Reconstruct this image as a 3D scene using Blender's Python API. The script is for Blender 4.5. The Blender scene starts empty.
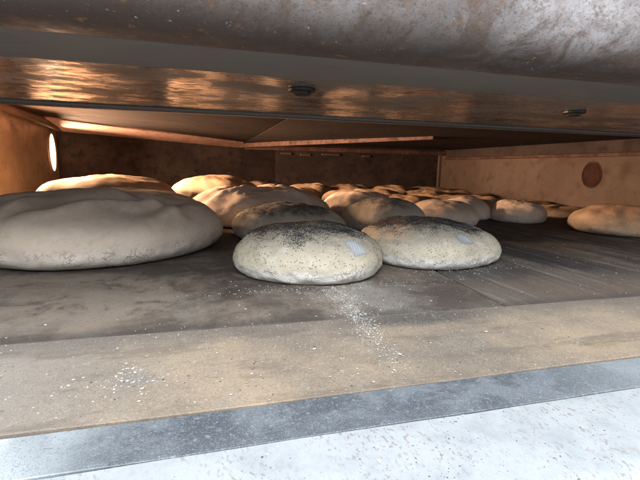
import bpy, math, random
from mathutils import Vector, noise, Matrix
random.seed(7)
S = bpy.context.scene; COL = S.collection
PI = math.pi

# ------------------------------------------------------------------ nodes
class NT:
    def __init__(s, name, rough=.7, metal=0., spec=.5):
        s.m = bpy.data.materials.new(name); s.m.use_nodes = True
        s.t = s.m.node_tree; s.t.nodes.clear()
        s.out = s.t.nodes.new('ShaderNodeOutputMaterial')
        s.b = s.t.nodes.new('ShaderNodeBsdfPrincipled')
        s.b.inputs['Roughness'].default_value = rough
        s.b.inputs['Metallic'].default_value = metal
        s.b.inputs['Specular IOR Level'].default_value = spec
        s.t.links.new(s.b.outputs[0], s.out.inputs[0])
        s.tc = s.t.nodes.new('ShaderNodeTexCoord')
        s.sep = None
    def L(s, a, b): s.t.links.new(a, b)
    def put(s, sock, v):
        if hasattr(v, 'is_output'): s.L(v, sock)
        elif isinstance(v, (tuple, list)): sock.default_value = (*v, 1) if len(v) == 3 and sock.type == 'RGBA' else v
        else: sock.default_value = v
    def vec(s, sc=(1, 1, 1), rot=(0, 0, 0), loc=(0, 0, 0)):
        n = s.t.nodes.new('ShaderNodeMapping'); s.L(s.tc.outputs['Object'], n.inputs[0])
        n.inputs['Scale'].default_value = sc; n.inputs['Rotation'].default_value = rot; n.inputs['Location'].default_value = loc
        return n.outputs[0]
    def ax(s, i):
        if not s.sep:
            s.sep = s.t.nodes.new('ShaderNodeSeparateXYZ'); s.L(s.tc.outputs['Object'], s.sep.inputs[0])
        return s.sep.outputs[i]
    def noise(s, scale, detail=5, rough=.55, vec=None, dist=0.):
        n = s.t.nodes.new('ShaderNodeTexNoise'); s.L(vec or s.tc.outputs['Object'], n.inputs['Vector'])
        n.inputs['Scale'].default_value = scale; n.inputs['Detail'].default_value = detail
        n.inputs['Roughness'].default_value = rough; n.inputs['Distortion'].default_value = dist
        return n.outputs['Fac']
    def vor(s, scale, feature='F1', vec=None):
        n = s.t.nodes.new('ShaderNodeTexVoronoi'); n.feature = feature
        s.L(vec or s.tc.outputs['Object'], n.inputs['Vector']); n.inputs['Scale'].default_value = scale
        return n.outputs['Distance']
    def mr(s, v, a, b, c=0., d=1., smooth=True):
        n = s.t.nodes.new('ShaderNodeMapRange')
        if smooth: n.interpolation_type = 'SMOOTHSTEP'
        s.put(n.inputs['Value'], v)
        for k, x in zip(('From Min', 'From Max', 'To Min', 'To Max'), (a, b, c, d)): n.inputs[k].default_value = x
        return n.outputs['Result']
    def math(s, op, a, b=0., c=0.):
        n = s.t.nodes.new('ShaderNodeMath'); n.operation = op
        s.put(n.inputs[0], a); s.put(n.inputs[1], b); s.put(n.inputs[2], c)
        return n.outputs[0]
    def mix(s, f, a, b, mode='MIX'):
        n = s.t.nodes.new('ShaderNodeMix'); n.data_type = 'RGBA'; n.blend_type = mode
        s.put(n.inputs[0], f); s.put(n.inputs[6], a); s.put(n.inputs[7], b)
        return n.outputs[2]
    def spot(s, x, y, rx, ry, ns=None, k=.5):
        """soft stain of its own shape, centred on x,y of the object"""
        a = s.math('DIVIDE', s.math('SUBTRACT', s.ax(0), x), rx); b = s.math('DIVIDE', s.math('SUBTRACT', s.ax(1), y), ry)
        d = s.math('SQRT', s.math('ADD', s.math('MULTIPLY', a, a), s.math('MULTIPLY', b, b)))
        if ns is not None: d = s.math('ADD', d, s.math('MULTIPLY', s.math('SUBTRACT', ns, .5), k * 3))
        return s.mr(d, 1.25, .35)
    def color(s, c): s.put(s.b.inputs['Base Color'], c)
    def rough(s, c): s.put(s.b.inputs['Roughness'], c)
    def bump(s, h, strength=.3, dist=.002, prev=None):
        n = s.t.nodes.new('ShaderNodeBump'); n.inputs['Strength'].default_value = strength
        n.inputs['Distance'].default_value = dist; s.L(h, n.inputs['Height'])
        if prev: s.L(prev, n.inputs['Normal'])
        s.L(n.outputs[0], s.b.inputs['Normal']); return n.outputs[0]

# ------------------------------------------------------------------ objects
def link(name, verts, faces, mat, parent=None, smooth=False, loc=(0, 0, 0), rz=0., mats=None):
    me = bpy.data.meshes.new(name); me.from_pydata([tuple(v) for v in verts], [], faces); me.validate()
    for m in (mats or [mat]): me.materials.append(m)
    if smooth: me.polygons.foreach_set('use_smooth', [True] * len(me.polygons))
    me.update()
    o = bpy.data.objects.new(name, me); COL.objects.link(o); o.location = loc; o.rotation_euler = (0, 0, rz)
    if parent: o.parent = parent
    return o
def bevel(o, w=.003, seg=3):
    b = o.modifiers.new('bevel', 'BEVEL'); b.width = w; b.segments = seg; b.limit_method = 'ANGLE'
    o.data.polygons.foreach_set('use_smooth', [True] * len(o.data.polygons))
    wn = o.modifiers.new('wn', 'WEIGHTED_NORMAL'); wn.keep_sharp = True
    return o
HEX = [(0, 3, 2, 1), (4, 5, 6, 7), (0, 1, 5, 4), (1, 2, 6, 5), (2, 3, 7, 6), (3, 0, 4, 7)]
def box(name, a, b, mat, parent=None, bw=.002):
    (x0, y0, z0), (x1, y1, z1) = a, b
    v = [(x0, y0, z0), (x1, y0, z0), (x1, y1, z0), (x0, y1, z0), (x0, y0, z1), (x1, y0, z1), (x1, y1, z1), (x0, y1, z1)]
    o = link(name, v, HEX, mat, parent)
    return bevel(o, bw) if bw else o
def hexa(name, v, mat, parent=None, bw=.002):
    o = link(name, v, HEX, mat, parent); return bevel(o, bw) if bw else o
def extrude_x(name, prof, x0, x1, mat, parent=None, n=60, wob=0., seed=0, smooth=True, closed=True):
    """closed (y,z) profile swept along the oven's width, with slight dents"""
    v = []; f = []; k = len(prof)
    for i in range(n + 1):
        x = x0 + (x1 - x0) * i / n
        for y, z in prof:
            w = wob * (noise.noise(Vector((x * 6, y * 9 + seed, z * 9))) + .5 * noise.noise(Vector((x * 19, y * 20 + seed, z * 20))))
            v.append((x, y + w, z + w))
    for i in range(n):
        for j in range(k if closed else k - 1):
            a = i * k + j; b = i * k + (j + 1) % k
            f.append((a, b, b + k, a + k))
    f.append(tuple(range(k))[::-1]); f.append(tuple(n * k + j for j in range(k)))
    o = link(name, v, f, mat, parent, smooth)
    if smooth: o.data.set_sharp_from_angle(angle=math.radians(38))
    return o
def tag(o, label, cat, group=None, kind=None):
    o['label'] = label; o['category'] = cat
    if group: o['group'] = group
    if kind: o['kind'] = kind
    return o

# ------------------------------------------------------------------ materials
def m_hearth(seed, right):
    n = NT('hearth_stone_' + ('right' if right else 'left'), .78)
    big = n.noise(4.5, 7, .68, n.vec(loc=(seed, 0, 0)), .4); med = n.noise(17, 8, .72, n.vec(loc=(seed, 2, 0)), .5); fine = n.noise(650, 4, .8)
    streak = n.noise(1., 5, .6, n.vec((26, 1.6, 1), loc=(seed * 3, 0, 0)), .3)
    streak2 = n.noise(1., 6, .65, n.vec((60, 3.2, 1), loc=(seed, 2, 0)), .4)
    c = n.mix(n.mr(big, .38, .62), (.050, .037, .030), (.185, .140, .106))
    c = n.mix(n.mr(med, .45, .68, 0, .6), c, (.20, .172, .146))
    c = n.mix(n.mr(n.noise(11, 7, .7, n.vec(loc=(seed, 8, 0)), .8), .50, .62, 0, .7), c, (.040, .027, .022))
    if right:
        c = n.mix(n.mr(streak, .40, .62, .15, .95), c, (.034, .034, .038))
        c = n.mix(n.mr(streak2, .54, .68, 0, .7), c, (.30, .28, .26))
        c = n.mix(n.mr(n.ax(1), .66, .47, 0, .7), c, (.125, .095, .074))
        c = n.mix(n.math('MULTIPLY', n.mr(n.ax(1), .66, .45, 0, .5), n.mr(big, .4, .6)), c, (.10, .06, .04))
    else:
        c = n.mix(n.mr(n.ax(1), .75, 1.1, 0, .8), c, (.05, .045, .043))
        c = n.mix(n.mr(streak, .52, .7, 0, .5), c, (.06, .052, .048))
        c = n.mix(n.spot(.30, .49, .12, .05, med, .5), c, (.055, .038, .03))
    # flour rubbed into the stone in front of the loaves
    c = n.mix(n.math('MULTIPLY', n.spot(.215, .50, .07, .09, n.noise(30, 5), .6), n.mr(fine, .42, .62, .0, .7)), c, (.42, .40, .36))
    c = n.mix(n.mr(n.ax(1), .462, .438, 0, .55), c, (.045, .038, .034))
    c = n.mix(n.mr(fine, .55, .68, 0, .5), c, (.30, .26, .22))
    c = n.mix(n.mr(n.noise(210, 5, .8, n.vec(loc=(seed, 4, 1))), .54, .66, 0, .5), c, (.045, .034, .028))
    c = n.mix(n.mr(n.noise(600, 3, .7), .60, .70, 0, .7), c, (.03, .025, .02))
    n.color(c); n.rough(n.mr(big, .3, .7, .62, .85)); n.bump(fine, .35, .0012)
    return n.m
def m_front():
    n = NT('tan_front_stone', .85)
    big = n.noise(5, 7, .65); med = n.noise(28, 7, .7, None, .5); fine = n.noise(800, 4, .8)
    c = n.mix(n.mr(big, .35, .65), (.155, .122, .094), (.30, .222, .150))
    c = n.mix(n.mr(med, .5, .75, 0, .55), c, (.20, .175, .155))
    c = n.mix(n.mr(n.ax(0), .02, -.22, 0, .75), c, (.235, .21, .19))
    c = n.mix(n.mr(n.math('ADD', n.ax(1), n.math('MULTIPLY', med, .05)), .405, .455, 0, .85), c, (.12, .095, .08))
    c = n.mix(n.math('MULTIPLY', n.spot(.24, .415, .10, .024, med, .4), .9), c, (.045, .040, .038))
    c = n.mix(n.math('MULTIPLY', n.spot(.38, .31, .022, .012, med, .4), .6), c, (.16, .13, .06))
    c = n.mix(n.math('MULTIPLY', n.spot(-.055, .335, .02, .012, med, .4), .55), c, (.15, .14, .135))
    c = n.mix(n.mr(fine, .50, .66, 0, .6), c, (.40, .34, .27))
    c = n.mix(n.mr(n.noise(260, 5, .8, n.vec(loc=(5, 4, 1))), .53, .66, 0, .5), c, (.12, .092, .07))
    c = n.mix(n.mr(n.noise(650, 3, .7, n.vec(loc=(3, 1, 0))), .57, .68, 0, .6), c, (.08, .06, .045))
    c = n.mix(n.mr(n.noise(170, 5, .8, n.vec(loc=(1, 5, 0))), .58, .70, 0, .55), c, (.46, .41, .35))
    c = n.mix(n.mr(n.noise(16, 6, .7, n.vec((.5, 1.5, 1), loc=(7, 5, 0))), .5, .64, 0, .55), c, (.115, .088, .070))
    n.color(c); n.bump(fine, .4, .0012); return n.m
def m_strip():
    n = NT('grey_steel_strip', .55, .25)
    fine = n.noise(1000, 4, .8); med = n.noise(22, 7, .7, None, .6); big = n.noise(5, 4)
    c = n.mix(n.mr(med, .42, .60), (.080, .090, .102), (.165, .178, .195))
    c = n.mix(n.math('MULTIPLY', n.mr(n.ax(1), .262, .240), n.mr(big, .35, .6, .2, .7)), c, (.115, .125, .14))
    c = n.mix(n.mr(n.ax(0), -.05, -.13, 0, .85), c, (.60, .64, .66))
    c = n.mix(n.mr(n.ax(0), .22, .42, 0, .55), c, (.42, .45, .47))
    c = n.mix(n.mr(fine, .50, .66, 0, .6), c, (.34, .37, .405))
    c = n.mix(n.mr(n.noise(900, 2, .7, n.vec(loc=(3, 3, 3))), .54, .68, 0, .5), c, (.055, .06, .07))
    c = n.mix(n.mr(n.noise(60, 5, .7, n.vec((1, 2.5, 1), (0, 0, .5))), .62, .72, 0, .6), c, (.10, .07, .065))
    c = n.mix(n.mr(n.noise(240, 5, .8, n.vec(loc=(1, 9, 3))), .54, .66, 0, .45), c, (.38, .41, .44))
    n.color(c); n.bump(fine, .5, .001); return n.m
def m_sill():
    n = NT('white_floured_sill', .5)
    fine = n.noise(1100, 3, .75); med = n.noise(26, 7, .75)
    c = n.mix(n.mr(med, .4, .7), (.34, .352, .362), (.27, .285, .30))
    c = n.mix(n.math('MULTIPLY', n.mr(n.noise(70, 4, .75, n.vec((1.3, .8, 1), (0, 0, .35))), .60, .68), n.mr(n.noise(9, 3), .42, .62, .1, .9)), c, (.30, .27, .26))
    c = n.mix(n.math('MULTIPLY', n.mr(n.noise(330, 3, .6, n.vec((1.4, .7, 1), (0, 0, .5))), .56, .63), n.mr(n.noise(14, 4, .7), .40, .62, .1, .9)), c, (.22, .18, .17))
    c = n.mix(n.mr(fine, .50, .68, 0, .4), c, (.25, .27, .29))
    n.color(c); n.bump(fine, .25, .0008); return n.m
def m_hood():
    n = NT('scorched_hood_steel', .6, .0, .3)
    big = n.noise(6, 7, .7); med = n.noise(34, 8, .75, None, .5); fine = n.noise(300, 5, .8)
    c = n.mix(n.mr(big, .38, .62), (.22, .19, .18), (.42, .385, .38))
    c = n.mix(n.mr(med, .42, .7, 0, .7), c, (.16, .115, .09))
    c = n.mix(n.mr(n.noise(11, 5, .7, n.vec(loc=(4, 0, 0))), .52, .7, 0, .6), c, (.10, .13, .155))
    c = n.mix(n.math('MULTIPLY', n.mr(n.ax(0), .30, -.12), n.mr(big, .30, .55, .5, .9)), c, (.12, .075, .05))
    c = n.mix(n.mr(n.noise(19, 8, .75, n.vec(loc=(4, 7, 0)), .8), .48, .60, 0, .75), c, (.15, .10, .075))
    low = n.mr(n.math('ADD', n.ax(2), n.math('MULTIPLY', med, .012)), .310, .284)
    c = n.mix(low, c, (.055, .045, .04))  # shade of the rolled underside painted in as a darker lower band
    c = n.mix(n.mr(n.noise(85, 5, .75), .665, .70, 0, .8), c, (.60, .60, .58))
    c = n.mix(n.math('MULTIPLY', n.mr(n.noise(70, 5, .75, n.vec(loc=(1.3, 7, 0))), .66, .70), n.mr(big, .4, .6)), c, (.62, .60, .55))
    c = n.mix(n.mr(fine, .52, .64, 0, .6), c, (.07, .05, .04))
    c = n.mix(n.mr(n.noise(260, 5, .8, n.vec(loc=(2, 2, 0))), .60, .68, 0, .22), c, (.55, .53, .52))
    c = n.mix(n.mr(n.noise(60, 4, .7, n.vec(loc=(9, 7, 0))), .60, .70, 0, .6), c, (.30, .16, .07))
    n.color(c); n.rough(n.mr(med, .3, .7, .4, .7)); n.bump(med, .5, .003, n.bump(fine, .3, .001)); return n.m
def m_canopy(dusty):
    n = NT('canopy_steel_' + ('dusty' if dusty else 'polished'), .3, .45)
    big = n.noise(4, 5, .6, n.vec((1, 2.2, 1))); med = n.noise(22, 6, .65, n.vec((.6, 1.4, 1)))
    c = n.mix(n.mr(big, .35, .65), (.21, .185, .165), (.31, .28, .255))
    c = n.mix(n.mr(med, .5, .72, 0, .5), c, (.13, .10, .08))
    if dusty:
        c = n.mix(.85, c, (.125, .118, .108)); n.b.inputs['Metallic'].default_value = .0; n.rough(.75)
    else:
        n.rough(n.mr(n.noise(7, 6, .7, n.vec((1, 1.8, 1), (0, 0, .2))), .42, .60, .10, .50))
    n.color(c)
    n.bump(n.noise(60, 4, .6, n.vec((.7, 1.6, 1), (0, 0, .3))), .12, .002, n.bump(n.noise(13, 3, .6, n.vec((.9, 1.1, 1), (0, 0, .5))), .45, .005)); return n.m
def m_wall(name, a, b, d, rough=.55, metal=.3, sc=1., spec=.12):
    n = NT(name, rough, metal, spec)
    big = n.noise(3.5 * sc, 6, .65); med = n.noise(16 * sc, 6, .65); str_ = n.noise(1., 5, .6, n.vec((9, 9, 50)))
    c = n.mix(n.mr(big, .35, .65), a, b); c = n.mix(n.mr(med, .48, .7, 0, .75), c, d)
    c = n.mix(n.mr(str_, .5, .75, 0, .4), c, a)
    c = n.mix(n.mr(n.noise(120, 3), .62, .72, 0, .5), c, d)
    n.color(c); n.rough(n.mr(med, .3, .7, rough - .12, rough + .15)); n.bump(med, .3, .003); return n.m
def m_plain(name, col, rough=.5, metal=0., var=.35):
    n = NT(name, rough, metal); k = n.noise(30, 5, .6)
    n.color(n.mix(n.mr(k, .35, .7, 0, 1), col, tuple(x * (1 - var) for x in col))); n.bump(k, .2, .002); return n.m

def m_crust(name, top, body, flour, seeded, grey=0.):
    """dough skin: floury cracked foot, cream body, toasted or seeded crown.
    The mesh stores 'hh' = height within the loaf 0..1."""
    n = NT(name, .8, 0, .3)
    at = n.t.nodes.new('ShaderNodeAttribute'); at.attribute_name = 'hh'; hh = at.outputs['Fac']
    oi = n.t.nodes.new('ShaderNodeObjectInfo')
    big = n.noise(9, 6, .6); med = n.noise(38, 6, .65); fine = n.noise(380, 3, .7)
    hn = n.math('ADD', hh, n.math('MULTIPLY', n.math('SUBTRACT', big, .5), .5))
    c = n.mix(n.mr(hn, .40, .86), body, top)
    c = n.mix(n.mr(med, .5, .72, 0, .45), c, flour)
    c = n.mix(n.mr(n.noise(22, 8, .75, n.vec(loc=(7, 1, 2)), 1.5), .50, .62, 0, .4), c, tuple(x * .8 for x in top))
    c = n.mix(n.mr(n.noise(7, 6, .7, n.vec(loc=(3, 3, 0)), 1.2), .55, .68, 0, .4), c, tuple(x * .72 for x in body))
    foot = n.mr(n.math('ADD', hh, n.math('MULTIPLY', n.math('SUBTRACT', med, .5), .35)), .36, .20)
    wv = n.t.nodes.new('ShaderNodeVectorMath'); wv.operation = 'ADD'
    nz = n.t.nodes.new('ShaderNodeTexNoise'); nz.inputs['Scale'].default_value = 60; n.L(n.tc.outputs['Object'], nz.inputs['Vector'])
    sc = n.t.nodes.new('ShaderNodeVectorMath'); sc.operation = 'SCALE'; sc.inputs['Scale'].default_value = .022
    n.L(nz.outputs['Color'], sc.inputs[0]); n.L(n.tc.outputs['Object'], wv.inputs[0]); n.L(sc.outputs[0], wv.inputs[1])
    crack = n.vor(120, 'DISTANCE_TO_EDGE', wv.outputs[0])
    cr = n.math('MULTIPLY', n.mr(crack, .10, .01), n.mr(n.noise(45, 4), .44, .62))
    c = n.mix(n.math('MULTIPLY', foot, n.mr(n.noise(55, 5, .7), .32, .52, .25, .95)), c, flour)
    c = n.mix(n.math('MULTIPLY', n.math('MULTIPLY', cr, foot), .6), c, (.24, .19, .14))
    if seeded:
        # ground-in seed dust between the real seeds
        sd = n.t.nodes.new('ShaderNodeAttribute'); sd.attribute_name = 'seed'
        c = n.mix(n.math('MULTIPLY', sd.outputs['Fac'], n.mr(n.noise(300, 3, .7), .38, .56, .45, .95)), c, (.085, .082, .085))
        c = n.mix(n.math('MULTIPLY', sd.outputs['Fac'], n.mr(n.noise(200, 4, .7, n.vec(loc=(5, 5, 5))), .58, .68, 0, .6)), c, (.5, .48, .45))
    c = n.mix(n.mr(fine, .56, .72, 0, .5), c, flour)
    c = n.mix(n.mr(n.noise(130, 6, .8, n.vec(loc=(2, 6, 3))), .52, .66, 0, .35), c, tuple(x * .62 for x in body))
    c = n.mix(n.mr(oi.outputs['Random'], 0, 1, 0, .22, False), c, (.36, .26, .17))
    n.color(c)
    b = n.bump(fine, .5, .001); b = n.bump(n.noise(150, 5, .75), .35, .0015, b); h2 = n.math('MULTIPLY', cr, foot)
    h2 = n.math('SUBTRACT', med, h2); n.bump(h2, .5, .003, b)
    n.b.inputs['Subsurface Weight'].default_value = .06; n.b.inputs['Subsurface Radius'].default_value = (.006, .003, .0015)
    return n.m

M_front, M_strip, M_sill, M_hood = m_front(), m_strip(), m_sill(), m_hood()
M_dusty, M_polish = m_canopy(True), m_canopy(False)
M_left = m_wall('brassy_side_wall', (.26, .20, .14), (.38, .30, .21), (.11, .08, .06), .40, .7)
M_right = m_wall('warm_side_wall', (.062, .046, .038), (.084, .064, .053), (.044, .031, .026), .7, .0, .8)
M_back = m_wall('sooty_back_wall', (.020, .015, .014), (.036, .026, .023), (.008, .007, .007), .8, 0, 1.6)
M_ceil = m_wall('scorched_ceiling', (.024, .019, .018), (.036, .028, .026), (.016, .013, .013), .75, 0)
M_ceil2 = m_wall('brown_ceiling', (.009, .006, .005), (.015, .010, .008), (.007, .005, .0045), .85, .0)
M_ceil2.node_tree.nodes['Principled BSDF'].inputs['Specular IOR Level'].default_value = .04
M_rust = m_wall('rusty_bar', (.045, .025, .020), (.085, .048, .038), (.018, .012, .011), .75, 0, 3)
M_lamplit = m_wall('lamplit_baffle', (.20, .12, .095), (.26, .165, .13), (.13, .075, .06), .7, .0, 2)  # pinkish lamplight on the ceiling put into the base colour
M_dark = m_plain('dark_bolt_steel', (.05, .048, .045), .45, .6)
M_rim = m_plain('worn_rim_steel', (.17, .11, .085), .4, .7)
M_rail = m_plain('sooty_rail', (.10, .06, .045), .5, .5)
M_bracket = m_plain('brown_slot_steel', (.085, .055, .042), .5, .4)
M_plain1 = m_crust('pale_dough', (.56, .445, .36), (.72, .59, .475), (.78, .70, .62), False)
M_seed1 = m_crust('seeded_dough', (.36, .32, .255), (.52, .455, .345), (.66, .64, .60), True)
M_far = m_crust('baked_crust', (.36, .235, .145), (.36, .28, .205), (.52, .43, .33), False)
M_seed = m_plain('poppy_seed', (.028, .027, .030), .6, 0, .5)
M_flour = m_plain('flour_bits', (.50, .475, .43), .9, 0, .3)
M_crumb = m_plain('dark_crumbs', (.10, .07, .05), .9)
def m_label():
    n = NT('striped_paper', .7)
    w = n.t.nodes.new('ShaderNodeTexWave'); w.bands_direction = 'X'; w.inputs['Scale'].default_value = 75
    w.inputs['Distortion'].default_value = .6; w.inputs['Detail'].default_value = 2; w.inputs['Detail Scale'].default_value = 40
    n.L(n.tc.outputs['Object'], w.inputs[0])
    c = n.mix(n.mr(w.outputs['Fac'], .55, .85, 0, .6), (.47, .475, .48), (.29, .295, .31))
    ea = n.t.nodes.new('ShaderNodeAttribute'); ea.attribute_name = 'edge'
    e = n.math('ADD', ea.outputs['Fac'], n.math('MULTIPLY', n.math('SUBTRACT', n.noise(170, 5, .75), .5), 1.6))
    n.put(n.b.inputs['Alpha'], n.math('MULTIPLY', n.mr(e, .20, .75), .8))
    n.color(c); return n.m
M_label = m_label()
def m_glow():
    n = NT('lit_lamp_lens', .3); n.b.inputs['Base Color'].default_value = (.9, .7, .5, 1)
    n.b.inputs['Emission Color'].default_value = (1, .62, .32, 1); n.b.inputs['Emission Strength'].default_value = 7
    return n.m
M_glow = m_glow()

# ------------------------------------------------------------------ the oven
XL, XR, YB = -.64, 1.553, 2.60
oven = bpy.data.objects.new('bread_oven', None); COL.objects.link(oven); oven.location = (0, 0, 0)
tag(oven, 'steel deck oven with stone hearth, scorched hood and white floured sill', 'oven')
ML, MR = m_hearth(1.7, False), m_hearth(4.1, True)
# hearth slabs; the joint runs into the depth beside the seeded loaf
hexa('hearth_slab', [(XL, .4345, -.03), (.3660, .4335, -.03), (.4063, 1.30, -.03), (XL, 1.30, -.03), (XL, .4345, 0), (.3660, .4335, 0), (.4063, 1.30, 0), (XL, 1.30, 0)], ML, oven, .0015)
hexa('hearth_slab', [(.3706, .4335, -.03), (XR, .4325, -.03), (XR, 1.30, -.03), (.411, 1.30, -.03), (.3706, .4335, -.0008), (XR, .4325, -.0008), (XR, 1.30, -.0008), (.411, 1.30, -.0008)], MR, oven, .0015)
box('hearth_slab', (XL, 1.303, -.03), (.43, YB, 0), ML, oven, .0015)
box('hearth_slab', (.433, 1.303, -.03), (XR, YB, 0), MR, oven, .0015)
extrude_x('front_slab', [(.2798, -.03), (.4305, -.03), (.4305, .0004), (.4298, .001), (.2804, .001), (.2798, .0004)], -1.1, 2.2, M_front, oven, 420, .0007, 4)
box('oven_base', (-1.1, .24, -.12), (2.2, YB, -.034), M_ceil, oven)
extrude_x('steel_strip', [(.2364, -.03), (.2785, -.03), (.2785, -.0007), (.2780, -.0003), (.2369, -.0003), (.2364, -.0007)], -1.1, 2.2, M_strip, oven, 420, .0005, 14)
sill = [(.2357, -.0012)]
for i in range(9):
    a = i / 8 * PI / 2; sill.append((.172 - .028 * math.sin(a), -.0012 - .028 * (1 - math.cos(a)) - .002 * i / 8))
sill += [(.144, -.14), (.2355, -.14)]
extrude_x('front_sill', sill[::-1], -1.1, 2.2, M_sill, oven, 80, .0006, 3)
# shell
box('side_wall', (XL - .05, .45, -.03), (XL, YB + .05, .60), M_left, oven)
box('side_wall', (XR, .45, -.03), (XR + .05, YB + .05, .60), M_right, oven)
box('back_wall', (.40, YB, -.03), (XR, YB + .05, .60), M_back, oven)
hexa('back_wall', [(XL + .001, 2.17, -.03), (.424, 2.6025, -.03), (.424, 2.620, -.03), (XL + .001, 2.22, -.03), (XL + .001, 2.17, .41), (.424, 2.6025, .41), (.424, 2.620, .41), (XL + .001, 2.22, .41)], M_back, oven, .002)
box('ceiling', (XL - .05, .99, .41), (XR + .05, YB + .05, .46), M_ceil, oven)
box('top_plate', (-1.2, .42, .46), (2.3, YB + .05, .50), M_ceil, oven)
# canopy plate over the mouth: dusty front fold, polished middle, thin rear lip
can = extrude_x('canopy_plate', [(.568, .2868), (.985, .2850), (.992, .2835), (.998, .2845), (.998, .33), (.568, .33)], -1.15, 2.25, M_polish, oven, 120, .0, 5)
lip = extrude_x('canopy_lip', [(.952, .2800), (.9585, .2775), (.972, .2775), (.978, .2800), (.978, .2840), (.952, .2845)], -1.15, 2.25, M_dusty, oven, 120, .0007, 9)
extrude_x('canopy_fold', [(.462, .2865), (.566, .2845), (.5672, .2865), (.5672, .33), (.462, .33)], -1.15, 2.25, M_dusty, oven, 120, .0008, 8)
# hood with a rolled lower edge
hp = [(.30, .62), (.338, .40), (.350, .352), (.358, .326), (.368, .306), (.380, .294), (.396, .2875), (.414, .2850), (.432, .2845), (.448, .2848), (.4585, .286), (.4605, .289), (.4605, .62)]
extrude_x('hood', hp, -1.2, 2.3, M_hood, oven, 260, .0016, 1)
box('hood_top', (-1.2, .30, .622), (2.3, .70, .65), M_hood, oven)
for bx in ((-1.2, XL - .052), (XR + .052, 2.3)):
    box('front_panel', (bx[0], .47, -.03), (bx[1], .50, .29), M_ceil, oven)
# bolts through the canopy
for x, y in ((.145, .649), (.687, .680)):
    v = []; f = []; K = 24
    rings = [(.0205, .2855), (.0205, .2825), (.0175, .2812), (.0125, .2812), (.0125, .2780), (.0105, .2768)]
    for r, z in rings:
        for k in range(K):
            a = k / K * 2 * PI; rr = r
            if r <= .0126: rr = r * math.cos(PI / 6) / math.cos((a % (PI / 3)) - PI / 6)
            v.append((rr * math.cos(a), rr * math.sin(a), z - .285))
    for i in range(len(rings) - 1):
        for k in range(K):
            f.append((i * K + k, (i + 1) * K + k, (i + 1) * K + (k + 1) % K, i * K + (k + 1) % K))
    f.append(tuple((len(rings) - 1) * K + k for k in range(K)))
    link('bolt', v, f, M_dark, oven, False, (x, y, .285))
# rusty bars under the ceiling
def bar(name, p, q, w, h, mat, parent):
    p, q = Vector(p), Vector(q); d = (q - p).normalized(); s = d.cross(Vector((0, 0, 1))).normalized() * w / 2; u = Vector((0, 0, h))
    v = [p - s, p + s, q + s, q - s, p - s + u, p + s + u, q + s + u, q - s + u]
    return hexa(name, [tuple(x) for x in v], mat, parent, .003)
bar('ceiling_bar', (.205, 2.50, .272), (.885, 1.53, .288), .035, .024, M_rust, oven)
box('cross_bar', (.225, 2.515, .264), (XR - .002, 2.545, .292), M_rust, oven, .004)
box('cross_bar_apron', (.225, 2.546, .284), (XR - .002, 2.566, .408), M_ceil, oven, .002)
# slanting baffle from the lamp corner to the bars, lamp glow in its colour
hexa('baffle', [(XL + .002, 1.90, .340), (.215, 2.44, .296), (.215, 2.51, .270), (XL + .002, 2.165, .305),
                (XL + .002, 1.901, .404), (.215, 2.441, .404), (.215, 2.511, .404), (XL + .002, 2.166, .404)], M_lamplit, oven, .003)
# rail above the side wall
v = []; f = []; K = 12; N = 24
for i in range(N + 1):
    t = i / N; y = 1.05 + 1.1 * t; z = .356 - .020 * max(0, (y - 1.5) / .65) ** 1.3 - .004 * t
    for k in range(K):
        a = k / K * 2 * PI; v.append((XL + .022 + .018 * math.cos(a), y, z - .008 + .020 * math.sin(a)))
for i in range(N):
    for k in range(K): f.append((i * K + k, i * K + (k + 1) % K, (i + 1) * K + (k + 1) % K, (i + 1) * K + k))
f.append(tuple(range(K))[::-1]); f.append(tuple(N * K + k for k in range(K)))
link('side_rail', v, f, M_rail, oven, True)
# steam slots along the top of the back wall
for x, w_, z_ in ((.45, .07, .243), (.57, .07, .238), (.71, .12, .244), (.98, .06, .240)):
    box('steam_slot', (x, YB - .012, z_), (x + w_, YB - .001, z_ + .014), M_bracket, oven, .004)
box('wall_rail', (XR - .018, 1.0, .236), (XR - .001, 2.51, .250), M_rust, oven, .003)
box('side_soffit', (XR - .014, 1.0, .2515), (XR - .001, 2.51, .2995), M_ceil, oven, .002)
SOF = .30
hexa('soffit', [(.222, 1.0, SOF), (XR - .001, 1.0, SOF), (XR - .001, 2.51, SOF), (.222, 2.51, SOF), (.222, 1.0, .404), (XR - .001, 1.0, .404), (XR - .001, 2.51, .404), (.222, 2.51, .404)], M_ceil, oven, .002)
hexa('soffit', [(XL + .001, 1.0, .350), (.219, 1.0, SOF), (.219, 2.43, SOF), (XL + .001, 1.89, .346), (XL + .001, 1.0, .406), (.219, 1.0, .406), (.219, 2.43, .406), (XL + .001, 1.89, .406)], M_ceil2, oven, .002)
box('corner_post', (XR - .020, YB - .020, .0), (XR - .001, YB - .001, .28), M_right, oven, .003)

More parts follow.
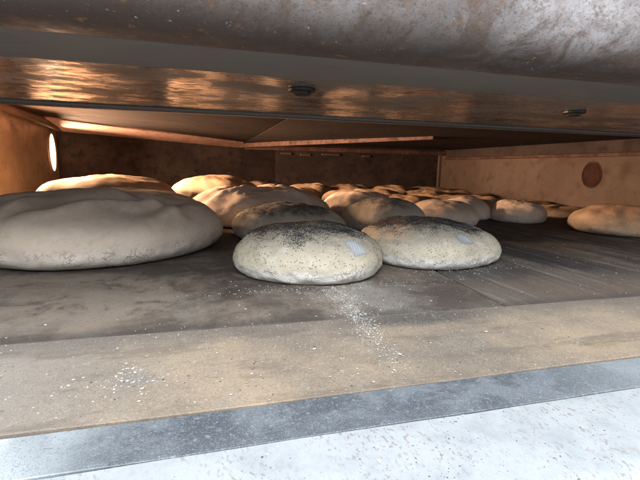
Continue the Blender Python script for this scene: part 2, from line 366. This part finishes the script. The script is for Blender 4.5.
def oval(name, X, y, z, ry, rz_, depth, mat, parent, inner=None):
    """disc (or ring) standing on a side wall, facing into the oven"""
    K = 48; v = []; f = []; sg = 1 if depth > 0 else -1
    if inner is None:
        for dx, s in ((0, 1), (depth * .6, 1), (depth, .85), (depth * 1.1, .45)):
            for k in range(K): a = k / K * 2 * PI; v.append((X + dx, y + ry * s * math.cos(a), z + rz_ * s * math.sin(a)))
        for i in range(3):
            for k in range(K): f.append((i * K + k, i * K + (k + 1) % K, (i + 1) * K + (k + 1) % K, (i + 1) * K + k))
        f.append(tuple(3 * K + k for k in range(K)))
    else:
        pr = ((0, 1), (depth, .97), (depth, inner + .03), (0, inner))
        for dx, s in pr:
            for k in range(K): a = k / K * 2 * PI; v.append((X + dx, y + ry * s * math.cos(a), z + rz_ * s * math.sin(a)))
        for i in range(3):
            for k in range(K): f.append((i * K + k, i * K + (k + 1) % K, (i + 1) * K + (k + 1) % K, (i + 1) * K + k))
    return link(name, v, f, mat, parent, True)
# lamp on the left wall, dark glass port opposite
lens = oval('lamp_lens', XL, 2.095, .210, .038, .084, .005, M_glow, oven)
lens['label'] = 'glowing orange oval lamp lens'
oval('lamp_rim', XL, 2.095, .210, .046, .092, .006, M_left, lens, .84)
lens2 = oval('lamp_lens', XL, 1.56, .20, .030, .075, .005, M_glow, oven)
oval('lamp_rim', XL, 1.56, .20, .036, .083, .006, M_left, lens2, .84)
PY = 1.407
port = oval('port_glass', XR, PY, .163, .042, .050, -.004, m_plain('smoked_port_glass', (.030, .014, .011), .9, .0), oven)
port.data.materials[0].node_tree.nodes['Principled BSDF'].inputs['Specular IOR Level'].default_value = .1
port['label'] = 'dark round glass port in the right wall'
oval('port_rim', XR, PY, .163, .047, .056, -.006, M_rust, port, .93)

# ------------------------------------------------------------------ loaves
def loaf_shape(w, d, h, seed, NU, NV, lump, folds, asym, te=1.08):
    R = w / 2; zc = .30 * h; amin = -1.15
    off = Vector((seed * 13.7, seed * 5.1, seed * 2.3))
    def pt(u, t):
        a = PI / 2 - t * (PI / 2 - amin)
        if a >= 0:
            r = math.cos(a) ** .74; z = zc + (h - zc) * math.sin(a) ** te
        else:
            q = a / amin; r = 1 - .16 * q * q; z = zc - zc * math.sin(q * PI / 2) ** 1.0
        x = r * R * math.cos(u); y = r * (d / 2) * math.sin(u)
        # outline of a hand-shaped loaf
        o = 1 + asym * noise.noise(Vector((math.cos(u) * .9, math.sin(u) * .9, seed * 3.1)))
        x *= o; y *= o
        p = Vector((x, y, z)); env = min(1, z / (h * .35))
        n1 = noise.noise(p / (w * .30) + off); n2 = noise.noise(p / (w * .11) + off); n3 = noise.noise(p / (w * .035) + off)
        k = lump * w * (.030 * n1 + .011 * n2 + .0035 * n3) * env
        nrm = Vector((math.cos(a) * math.cos(u), math.cos(a) * math.sin(u), max(math.sin(a), -.1)))
        for fx, fy, ang, ln, dp, wd in folds:          # creases in the skin
            lx = (x - fx * w) * math.cos(ang) + (y - fy * d) * math.sin(ang)
            ly = -(x - fx * w) * math.sin(ang) + (y - fy * d) * math.cos(ang) + .02 * w * noise.noise(p / (w * .1) + off * 2)
            e = math.exp(-(lx / (ln * w)) ** 2); s = ly / (wd * w)
            k -= dp * w * e * (s * math.exp(-s * s)) * 1.6 * env + dp * w * .5 * e * math.exp(-(s * 3) ** 2) * env
        if p.z < h * .32: k += w * .010 * noise.noise(p / (w * .045) + off) * min(1, (h * .32 - p.z) / (h * .12)) 
        p += nrm * k
        if p.z < 0: p.z = 0
        return p
    v = []; hh = []
    for j in range(NV):
        t = (j + .35) / (NV - .65)
        for i in range(NU):
            p = pt(i / NU * 2 * PI, t); v.append(p); hh.append(max(0, min(1, p.z / h)))
    f = []
    for j in range(NV - 1):
        for i in range(NU): f.append((j * NU + i, (j + 1) * NU + i, (j + 1) * NU + (i + 1) % NU, j * NU + (i + 1) % NU))
    top = pt(0, 0); v.append(top); hh.append(1)
    for i in range(NU): f.append((i, (i + 1) % NU, NU * NV)[::1])
    f.append(tuple((NV - 1) * NU + i for i in range(NU))[::-1])
    return v, f, hh, pt
def seed_mask(p, w, seed):
    n1 = noise.noise(Vector((p.x / (w * .20) + seed * 9, p.y / (w * .25), 0))); n2 = noise.noise(Vector((p.x / (w * .06), p.y / (w * .06) + seed, 4)))
    return n1 * .55 + n2 * .35
LOAVES = []
GR = 'round loaves baking on the hearth'
def loaf(x, y, w, h, label, mat, rz=0., d=None, seed=1, det=1, lump=1., folds=(), asym=.08, seeds=0, seed_bias=0., seed_front=-.2, paper=None, cat='bread', te=1.08):
    NU, NV = {2: (150, 64), 1: (80, 34), 0: (48, 20)}[det]
    d = d or w
    v, f, hh, pt = loaf_shape(w, d, h, seed, NU, NV, lump, folds, asym, te)
    o = link('seeded_loaf' if seeds else 'bread_loaf', v, f, mat, None, True, (x, y, .0), rz)
    at = o.data.attributes.new('hh', 'FLOAT', 'POINT'); at.data.foreach_set('value', hh)
    tag(o, label, cat, GR)
    def dens(p):
        # seeds sit on the crown, fewer towards the mouth-facing front
        q = p.copy(); q.rotate(Matrix.Rotation(rz, 3, 'Z'))
        e = math.hypot(q.x / (w * .47), q.y / (d * .47)); fr = q.y / (d * .5)
        m = seed_mask(p, w, seed) * 1.0 + (p.z / h - .76) * 2.6 + fr * .35 + seed_bias - max(0, e - .85) * 2.5
        return max(0, min(1, m + .35))
    if seeds:
        vals = [max(0, min(1, (dens(p) - .38) * 1.9)) if h_ > .35 else 0 for p, h_ in zip(v, hh)]
        a2 = o.data.attributes.new('seed', 'FLOAT', 'POINT'); a2.data.foreach_set('value', vals)
        rnd = random.Random(seed); sv = []; sf = []; cnt = 0
        OCT = [(1, 0, 0), (0, 1, 0), (-1, 0, 0), (0, -1, 0), (0, 0, 1), (0, 0, -1)]
        OF = [(0, 1, 4), (1, 2, 4), (2, 3, 4), (3, 0, 4), (1, 0, 5), (2, 1, 5), (3, 2, 5), (0, 3, 5)]
        while cnt < seeds:
            t = math.sqrt(rnd.random()) * .60; u = rnd.random() * 2 * PI
            p = pt(u, t); D = dens(p)
            if rnd.random() > D ** 1.8 + .012 * (p.z > .35 * h): continue
            pa, pb = pt(u + .03, t), pt(u, t + .01)
            n = (pb - p).cross(pa - p)
            if n.length < 1e-12: continue
            n.normalize(); tx = n.orthogonal().normalized(); tx.rotate(Matrix.Rotation(rnd.random() * 6.28, 3, n)); ty = n.cross(tx)
            s = rnd.uniform(.0004, .00072); b = len(sv); c = p + n * s * .45
            for (ax_, ay, az) in OCT: sv.append(c + tx * (ax_ * s * 1.45) + ty * (ay * s) + n * (az * s * .8))
            sf += [tuple(b + i for i in q) for q in OF]; cnt += 1
        so = link('poppy_seeds', sv, sf, M_seed, o, True); so['kind'] = 'stuff'
        # loose dusting of flour grains on the foot
    if paper:
        u0, u1, t0, t1 = paper; A, B = 22, 16; pv = []; pf = []
        for j in range(B + 1):
            for i in range(A + 1):
                fu, ft = i / A, j / B
                uu = u0 + (u1 - u0) * fu + (t1 - t0) * .25 * (ft - .5); tt = t0 + (t1 - t0) * ft
                edge = .02 * noise.noise(Vector((i * .6, j * .6, seed)))
                p = pt(uu + edge * .5, tt + edge * .25); q1, q2 = pt(uu + .03, tt), pt(uu, tt + .01); n = (q2 - p).cross(q1 - p).normalized()
                if n.z < 0: n = -n
                pv.append(p + n * .0005)
        for j in range(B):
            for i in range(A): a = j * (A + 1) + i; pf.append((a, a + 1, a + A + 2, a + A + 1))
        po = link('paper_label', pv, pf, M_label, o, True)
        ea = po.data.attributes.new('edge', 'FLOAT', 'POINT'); ea.data.foreach_set('value', [min(1., 2.6 * min(i / A, 1 - i / A, j / B, 1 - j / B)) for j in range(B + 1) for i in range(A + 1)])
        sm = po.modifiers.new('t', 'SOLIDIFY'); sm.thickness = .0002
        po['label'] = 'small pale blue paper label with vertical stripes'
    LOAVES.append(o); return o

# near loaves
loaf(.166, .680, .250, .076, 'round cream loaf with poppy seeds, nearest the oven mouth in the centre', M_seed1, seed=1, det=2, seeds=16000,
     folds=((-.12, -.16, .25, .17, .03, .05), (.12, -.05, -.1, .12, .02, .04)), paper=(-1.25, -.95, .25, .46))
loaf(.420, .735, .275, .073, 'poppy seeded loaf at right of the nearest centre loaf, beside the slab joint', M_seed1, seed=2.4, det=2, seeds=16000,
     folds=((-.15, -.1, .5, .14, .012, .04),), asym=.1, paper=(-1.62, -1.28, .25, .41))
loaf(.200, 1.02, .275, .078, 'grey dusted seeded loaf directly behind the nearest centre loaf', M_seed1, seed=3.2, det=2, seeds=8000, seed_bias=.25)
loaf(-.215, .965, .50, .116, 'very large pale folded loaf at the front left', M_plain1, seed=4.6, det=2, lump=.7, te=.95, asym=.06, d=.52,
     folds=((.08, -.30, .45, .20, .040, .05), (.22, -.20, -.5, .13, .034, .045), (-.20, -.32, 1.0, .10, .036, .04), (-.05, -.10, .1, .25, .012, .06), (.30, -.25, 1.0, .10, .024, .03), (-.3, -.15, .3, .12, .03, .04)))
loaf(-.30, 1.50, .42, .126, 'large brightly lit loaf behind the very large front left loaf', M_far, seed=5.2, det=1, lump=1.0, te=.55, folds=((0, 0, .3, .3, .03, .07),))
loaf(.165, 1.30, .43, .108, 'large plain brown loaf behind the two centre seeded loaves', M_plain1, seed=6.5, det=2, d=.36, lump=1.4, folds=((-.1, -.1, .4, .25, .03, .05), (.15, -.2, .1, .1, .02, .04)))
loaf(.045, 1.75, .35, .124, 'glaring lamp-lit loaf behind the large plain loaf, left of centre', M_far, seed=7.1, det=1, lump=1.0, te=.7, folds=((.1, .05, -.3, .25, .035, .07),))
loaf(.490, 1.115, .235, .086, 'reddish-lit loaf behind the right seeded loaf, streaked with seeds', M_seed1, seed=8.3, det=1, seeds=2500, seed_bias=0)
loaf(.525, 1.40, .25, .094, 'dark shaded loaf second behind the right seeded loaf', M_plain1, seed=9.7, det=1, lump=1.2)
loaf(.735, 1.205, .235, .074, 'grey loaf with shaded front, behind the right end of the right seeded loaf', M_plain1, seed=10.4, det=1)
loaf(.905, 1.335, .20, .074, 'small round-ended loaf just right of the grey shaded loaf', M_plain1, seed=11.9, det=1)
loaf(1.055, 1.235, .195, .072, 'single loaf alone on dark stone, middle of the right half', M_plain1, seed=12.2, det=1, lump=1.2)
loaf(1.215, .945, .34, .080, 'orange-lit loaf nearest the right edge of the oven mouth', M_far, seed=13.6, det=1, d=.27, rz=-.2, lump=1.3)
# rows towards the back (x, y, width, height)
FAR = [
 (.40, 1.98, 0.254, 0.076, 'pale peaked loaf just right of the glaring lamp-lit loaf'),
 (.62, 1.72, 0.276, 0.074, 'yellow-lit loaf in the notch between the large plain loaf and the dark shaded loaf'),
 (.55, 2.25, 0.265, 0.080, 'loaf against the sooty back wall, fourth from the left of the back row'),
 (.26, 2.38, 0.254, 0.085, 'loaf against the sooty back wall, right behind the glaring lamp-lit loaf'),
 (.80, 2.30, 0.276, 0.076, 'loaf against the sooty back wall, under the steam slots'),
 (.83, 1.98, 0.265, 0.068, 'loaf in the middle of the second row from the back'),
 (.80, 1.62, 0.254, 0.063, 'lit loaf behind the dark shaded loaf and left of the long bright loaf'),
 (1.05, 2.28, 0.265, 0.074, 'loaf against the sooty back wall, two to the left of the corner post'),
 (1.08, 1.93, 0.265, 0.067, 'loaf below the steam slots, third row from the back'),
 (.98, 1.62, 0.318, 0.061, 'long bright-topped loaf above the grey shaded loaf'),
 (1.32, 2.32, 0.254, 0.068, 'loaf nearest the corner post of the back wall'),
 (1.30, 2.02, 0.254, 0.059, 'low loaf at the foot of the right wall, just right of the corner post'),
 (1.22, 1.70, 0.276, 0.053, 'loaf in front of the right wall, right of the long bright-topped loaf'),
 (1.43, 1.62, 0.212, 0.040, 'flat loaf close to the right wall, left of the round port'),
 (1.36, 1.36, 0.223, 0.038, 'flat lit loaf left of the round port, beyond the single loaf'),
 (1.44, 1.13, 0.191, 0.041, 'flat loaf at the foot of the right wall, under the round port'),
]
for i, (x, y, w, h, lab) in enumerate(FAR):
    loaf(x, y, w, h, lab, M_far, seed=20.3 + i * 1.37, det=1 if i < 10 else 0, lump=1.15, te=.72, asym=.16, rz=i * 1.1, folds=((random.uniform(-.1, .1), random.uniform(-.1, .1), random.uniform(0, 3), .25, .022, .05),))

# ------------------------------------------------------------------ flour and crumbs lying on the stone
def bits(name, label, cat, mat, spots, seed):
    rnd = random.Random(seed); v = []; f = []
    OCT = [(1, 0, 0), (0, 1, 0), (-1, 0, 0), (0, -1, 0), (0, 0, 1), (0, 0, -1)]
    OF = [(0, 1, 4), (1, 2, 4), (2, 3, 4), (3, 0, 4), (1, 0, 5), (2, 1, 5), (3, 2, 5), (0, 3, 5)]
    for (cx, cy, rx, ry, ang, cnt, s0, s1) in spots:
        for _ in range(cnt):
            a, b = rnd.gauss(0, 1) * rx, rnd.gauss(0, 1) * ry
            x = cx + a * math.cos(ang) - b * math.sin(ang); y = cy + a * math.sin(ang) + b * math.cos(ang)
            if y < .15 or y > 1.2 or x < XL + .02 or x > XR - .02: continue
            z = .001 if .2815 < y < .4305 else (0 if y > .4335 else (-.0015 if y > .237 else -.0012))
            s = s0 * (s1 / s0) ** (rnd.random() ** 2.2); r = rnd.random() * 6.28; b0 = len(v); st = rnd.uniform(.7, 1.7)
            for ox, oy, oz in OCT:
                j = rnd.uniform(.7, 1.25); X, Y = ox * s * st * j, oy * s * j
                v.append((x + X * math.cos(r) - Y * math.sin(r), y + X * math.sin(r) + Y * math.cos(r), z + s * .35 + oz * s * .5 * j))
            f += [tuple(b0 + i for i in q) for q in OF]
    return tag(link(name, v, f, mat), label, cat, None, 'stuff')
bits('flour_grains', 'white flour grains and specks scattered over the stone slabs in front of the loaves', 'flour', M_flour,
     [(.17, .51, .02, .035, .2, 700, .0003, .0010), (.165, .43, .008, .07, -.08, 1300, .0003, .0011), (.17, .36, .14, .05, 0, 330, .0003, .0010), (-.05, .35, .12, .05, 0, 420, .0003, .0011),
      (-.06, .335, .02, .012, 0, 120, .0004, .0016), (.40, .50, .2, .08, 0, 260, .0003, .0013), (.16, .56, .09, .012, 0, 700, .0003, .0012), (.42, .62, .09, .014, 0, 450, .0003, .0012), (.75, .62, .2, .12, 0, 200, .0004, .0013),
      (-.1, .55, .2, .08, 0, 160, .0003, .0010), (.2, .258, .25, .014, 0, 900, .0002, .0007), (.1, .38, .3, .10, 0, 22, .0010, .0021)], 3)
bits('dark_crumbs', 'tiny dark burnt crumbs sprinkled over the stone and the white sill', 'crumbs', M_crumb,
     [(.15, .36, .25, .05, 0, 380, .0003, .001), (.19, .48, .12, .05, 0, 260, .0003, .0012), (.26, .20, .12, .025, 0, 420, .0002, .0006), (.13, .21, .02, .02, 0, 260, .0002, .0006), (.16, .54, .08, .02, 0, 200, .0004, .0008)], 4)

# ------------------------------------------------------------------ light
W = bpy.data.worlds.new('World'); S.world = W; W.use_nodes = True
bg = W.node_tree.nodes['Background']; bg.inputs[0].default_value = (.86, .92, 1.0, 1); bg.inputs[1].default_value = .92
def area(name, loc, to, size, power, col, size_y=None, shape=None, spread=None):
    l = bpy.data.lights.new(name, 'AREA'); l.energy = power; l.color = col; l.size = size
    if size_y: l.shape = 'RECTANGLE'; l.size_y = size_y
    if shape: l.shape = shape; l.size_y = size_y or size
    if spread: l.spread = spread
    o = bpy.data.objects.new(name, l); COL.objects.link(o); o.location = loc
    o.rotation_euler = (Vector(to) - Vector(loc)).to_track_quat('-Z', 'Y').to_euler(); return o
area('window_light', (-.25, -.50, 1.25), (.15, .32, .0), .9, 54, (.88, .95, 1.0))
area('oven_lamp', (XL + .03, 2.08, .225), (XL + .9, 1.75, .10), .07, 13, (1, .60, .36), .16, 'ELLIPSE', math.radians(110))
area('oven_lamp', (XL + .025, 1.56, .20), (XL + 1.0, 1.66, .12), .06, 25, (1, .60, .36), .16, 'ELLIPSE', math.radians(125))

# ------------------------------------------------------------------ camera
R = ((0.9651658863502601, -0.02482985106321052, 0.26045784749532014), (-0.26081791768187507, -0.17009864196644026, 0.9502844131191795), (0.020708105703016514, -0.9851141713006424, -0.17064947659117255))
M = Matrix([[R[i][0], -R[i][1], -R[i][2], (0, 0, .17)[i]] for i in range(3)] + [[0, 0, 0, 1]])
cd = bpy.data.cameras.new('camera'); cam = bpy.data.objects.new('camera', cd); COL.objects.link(cam); cam.matrix_world = M
cd.sensor_width = 36; cd.lens = 36 * 419 / 640; cd.clip_start = .01; cd.clip_end = 50
S.camera = cam
S.view_settings.view_transform = 'Standard'; S.view_settings.look = 'None'; S.view_settings.exposure = .28; S.view_settings.gamma = 1
S.render.engine = 'CYCLES'
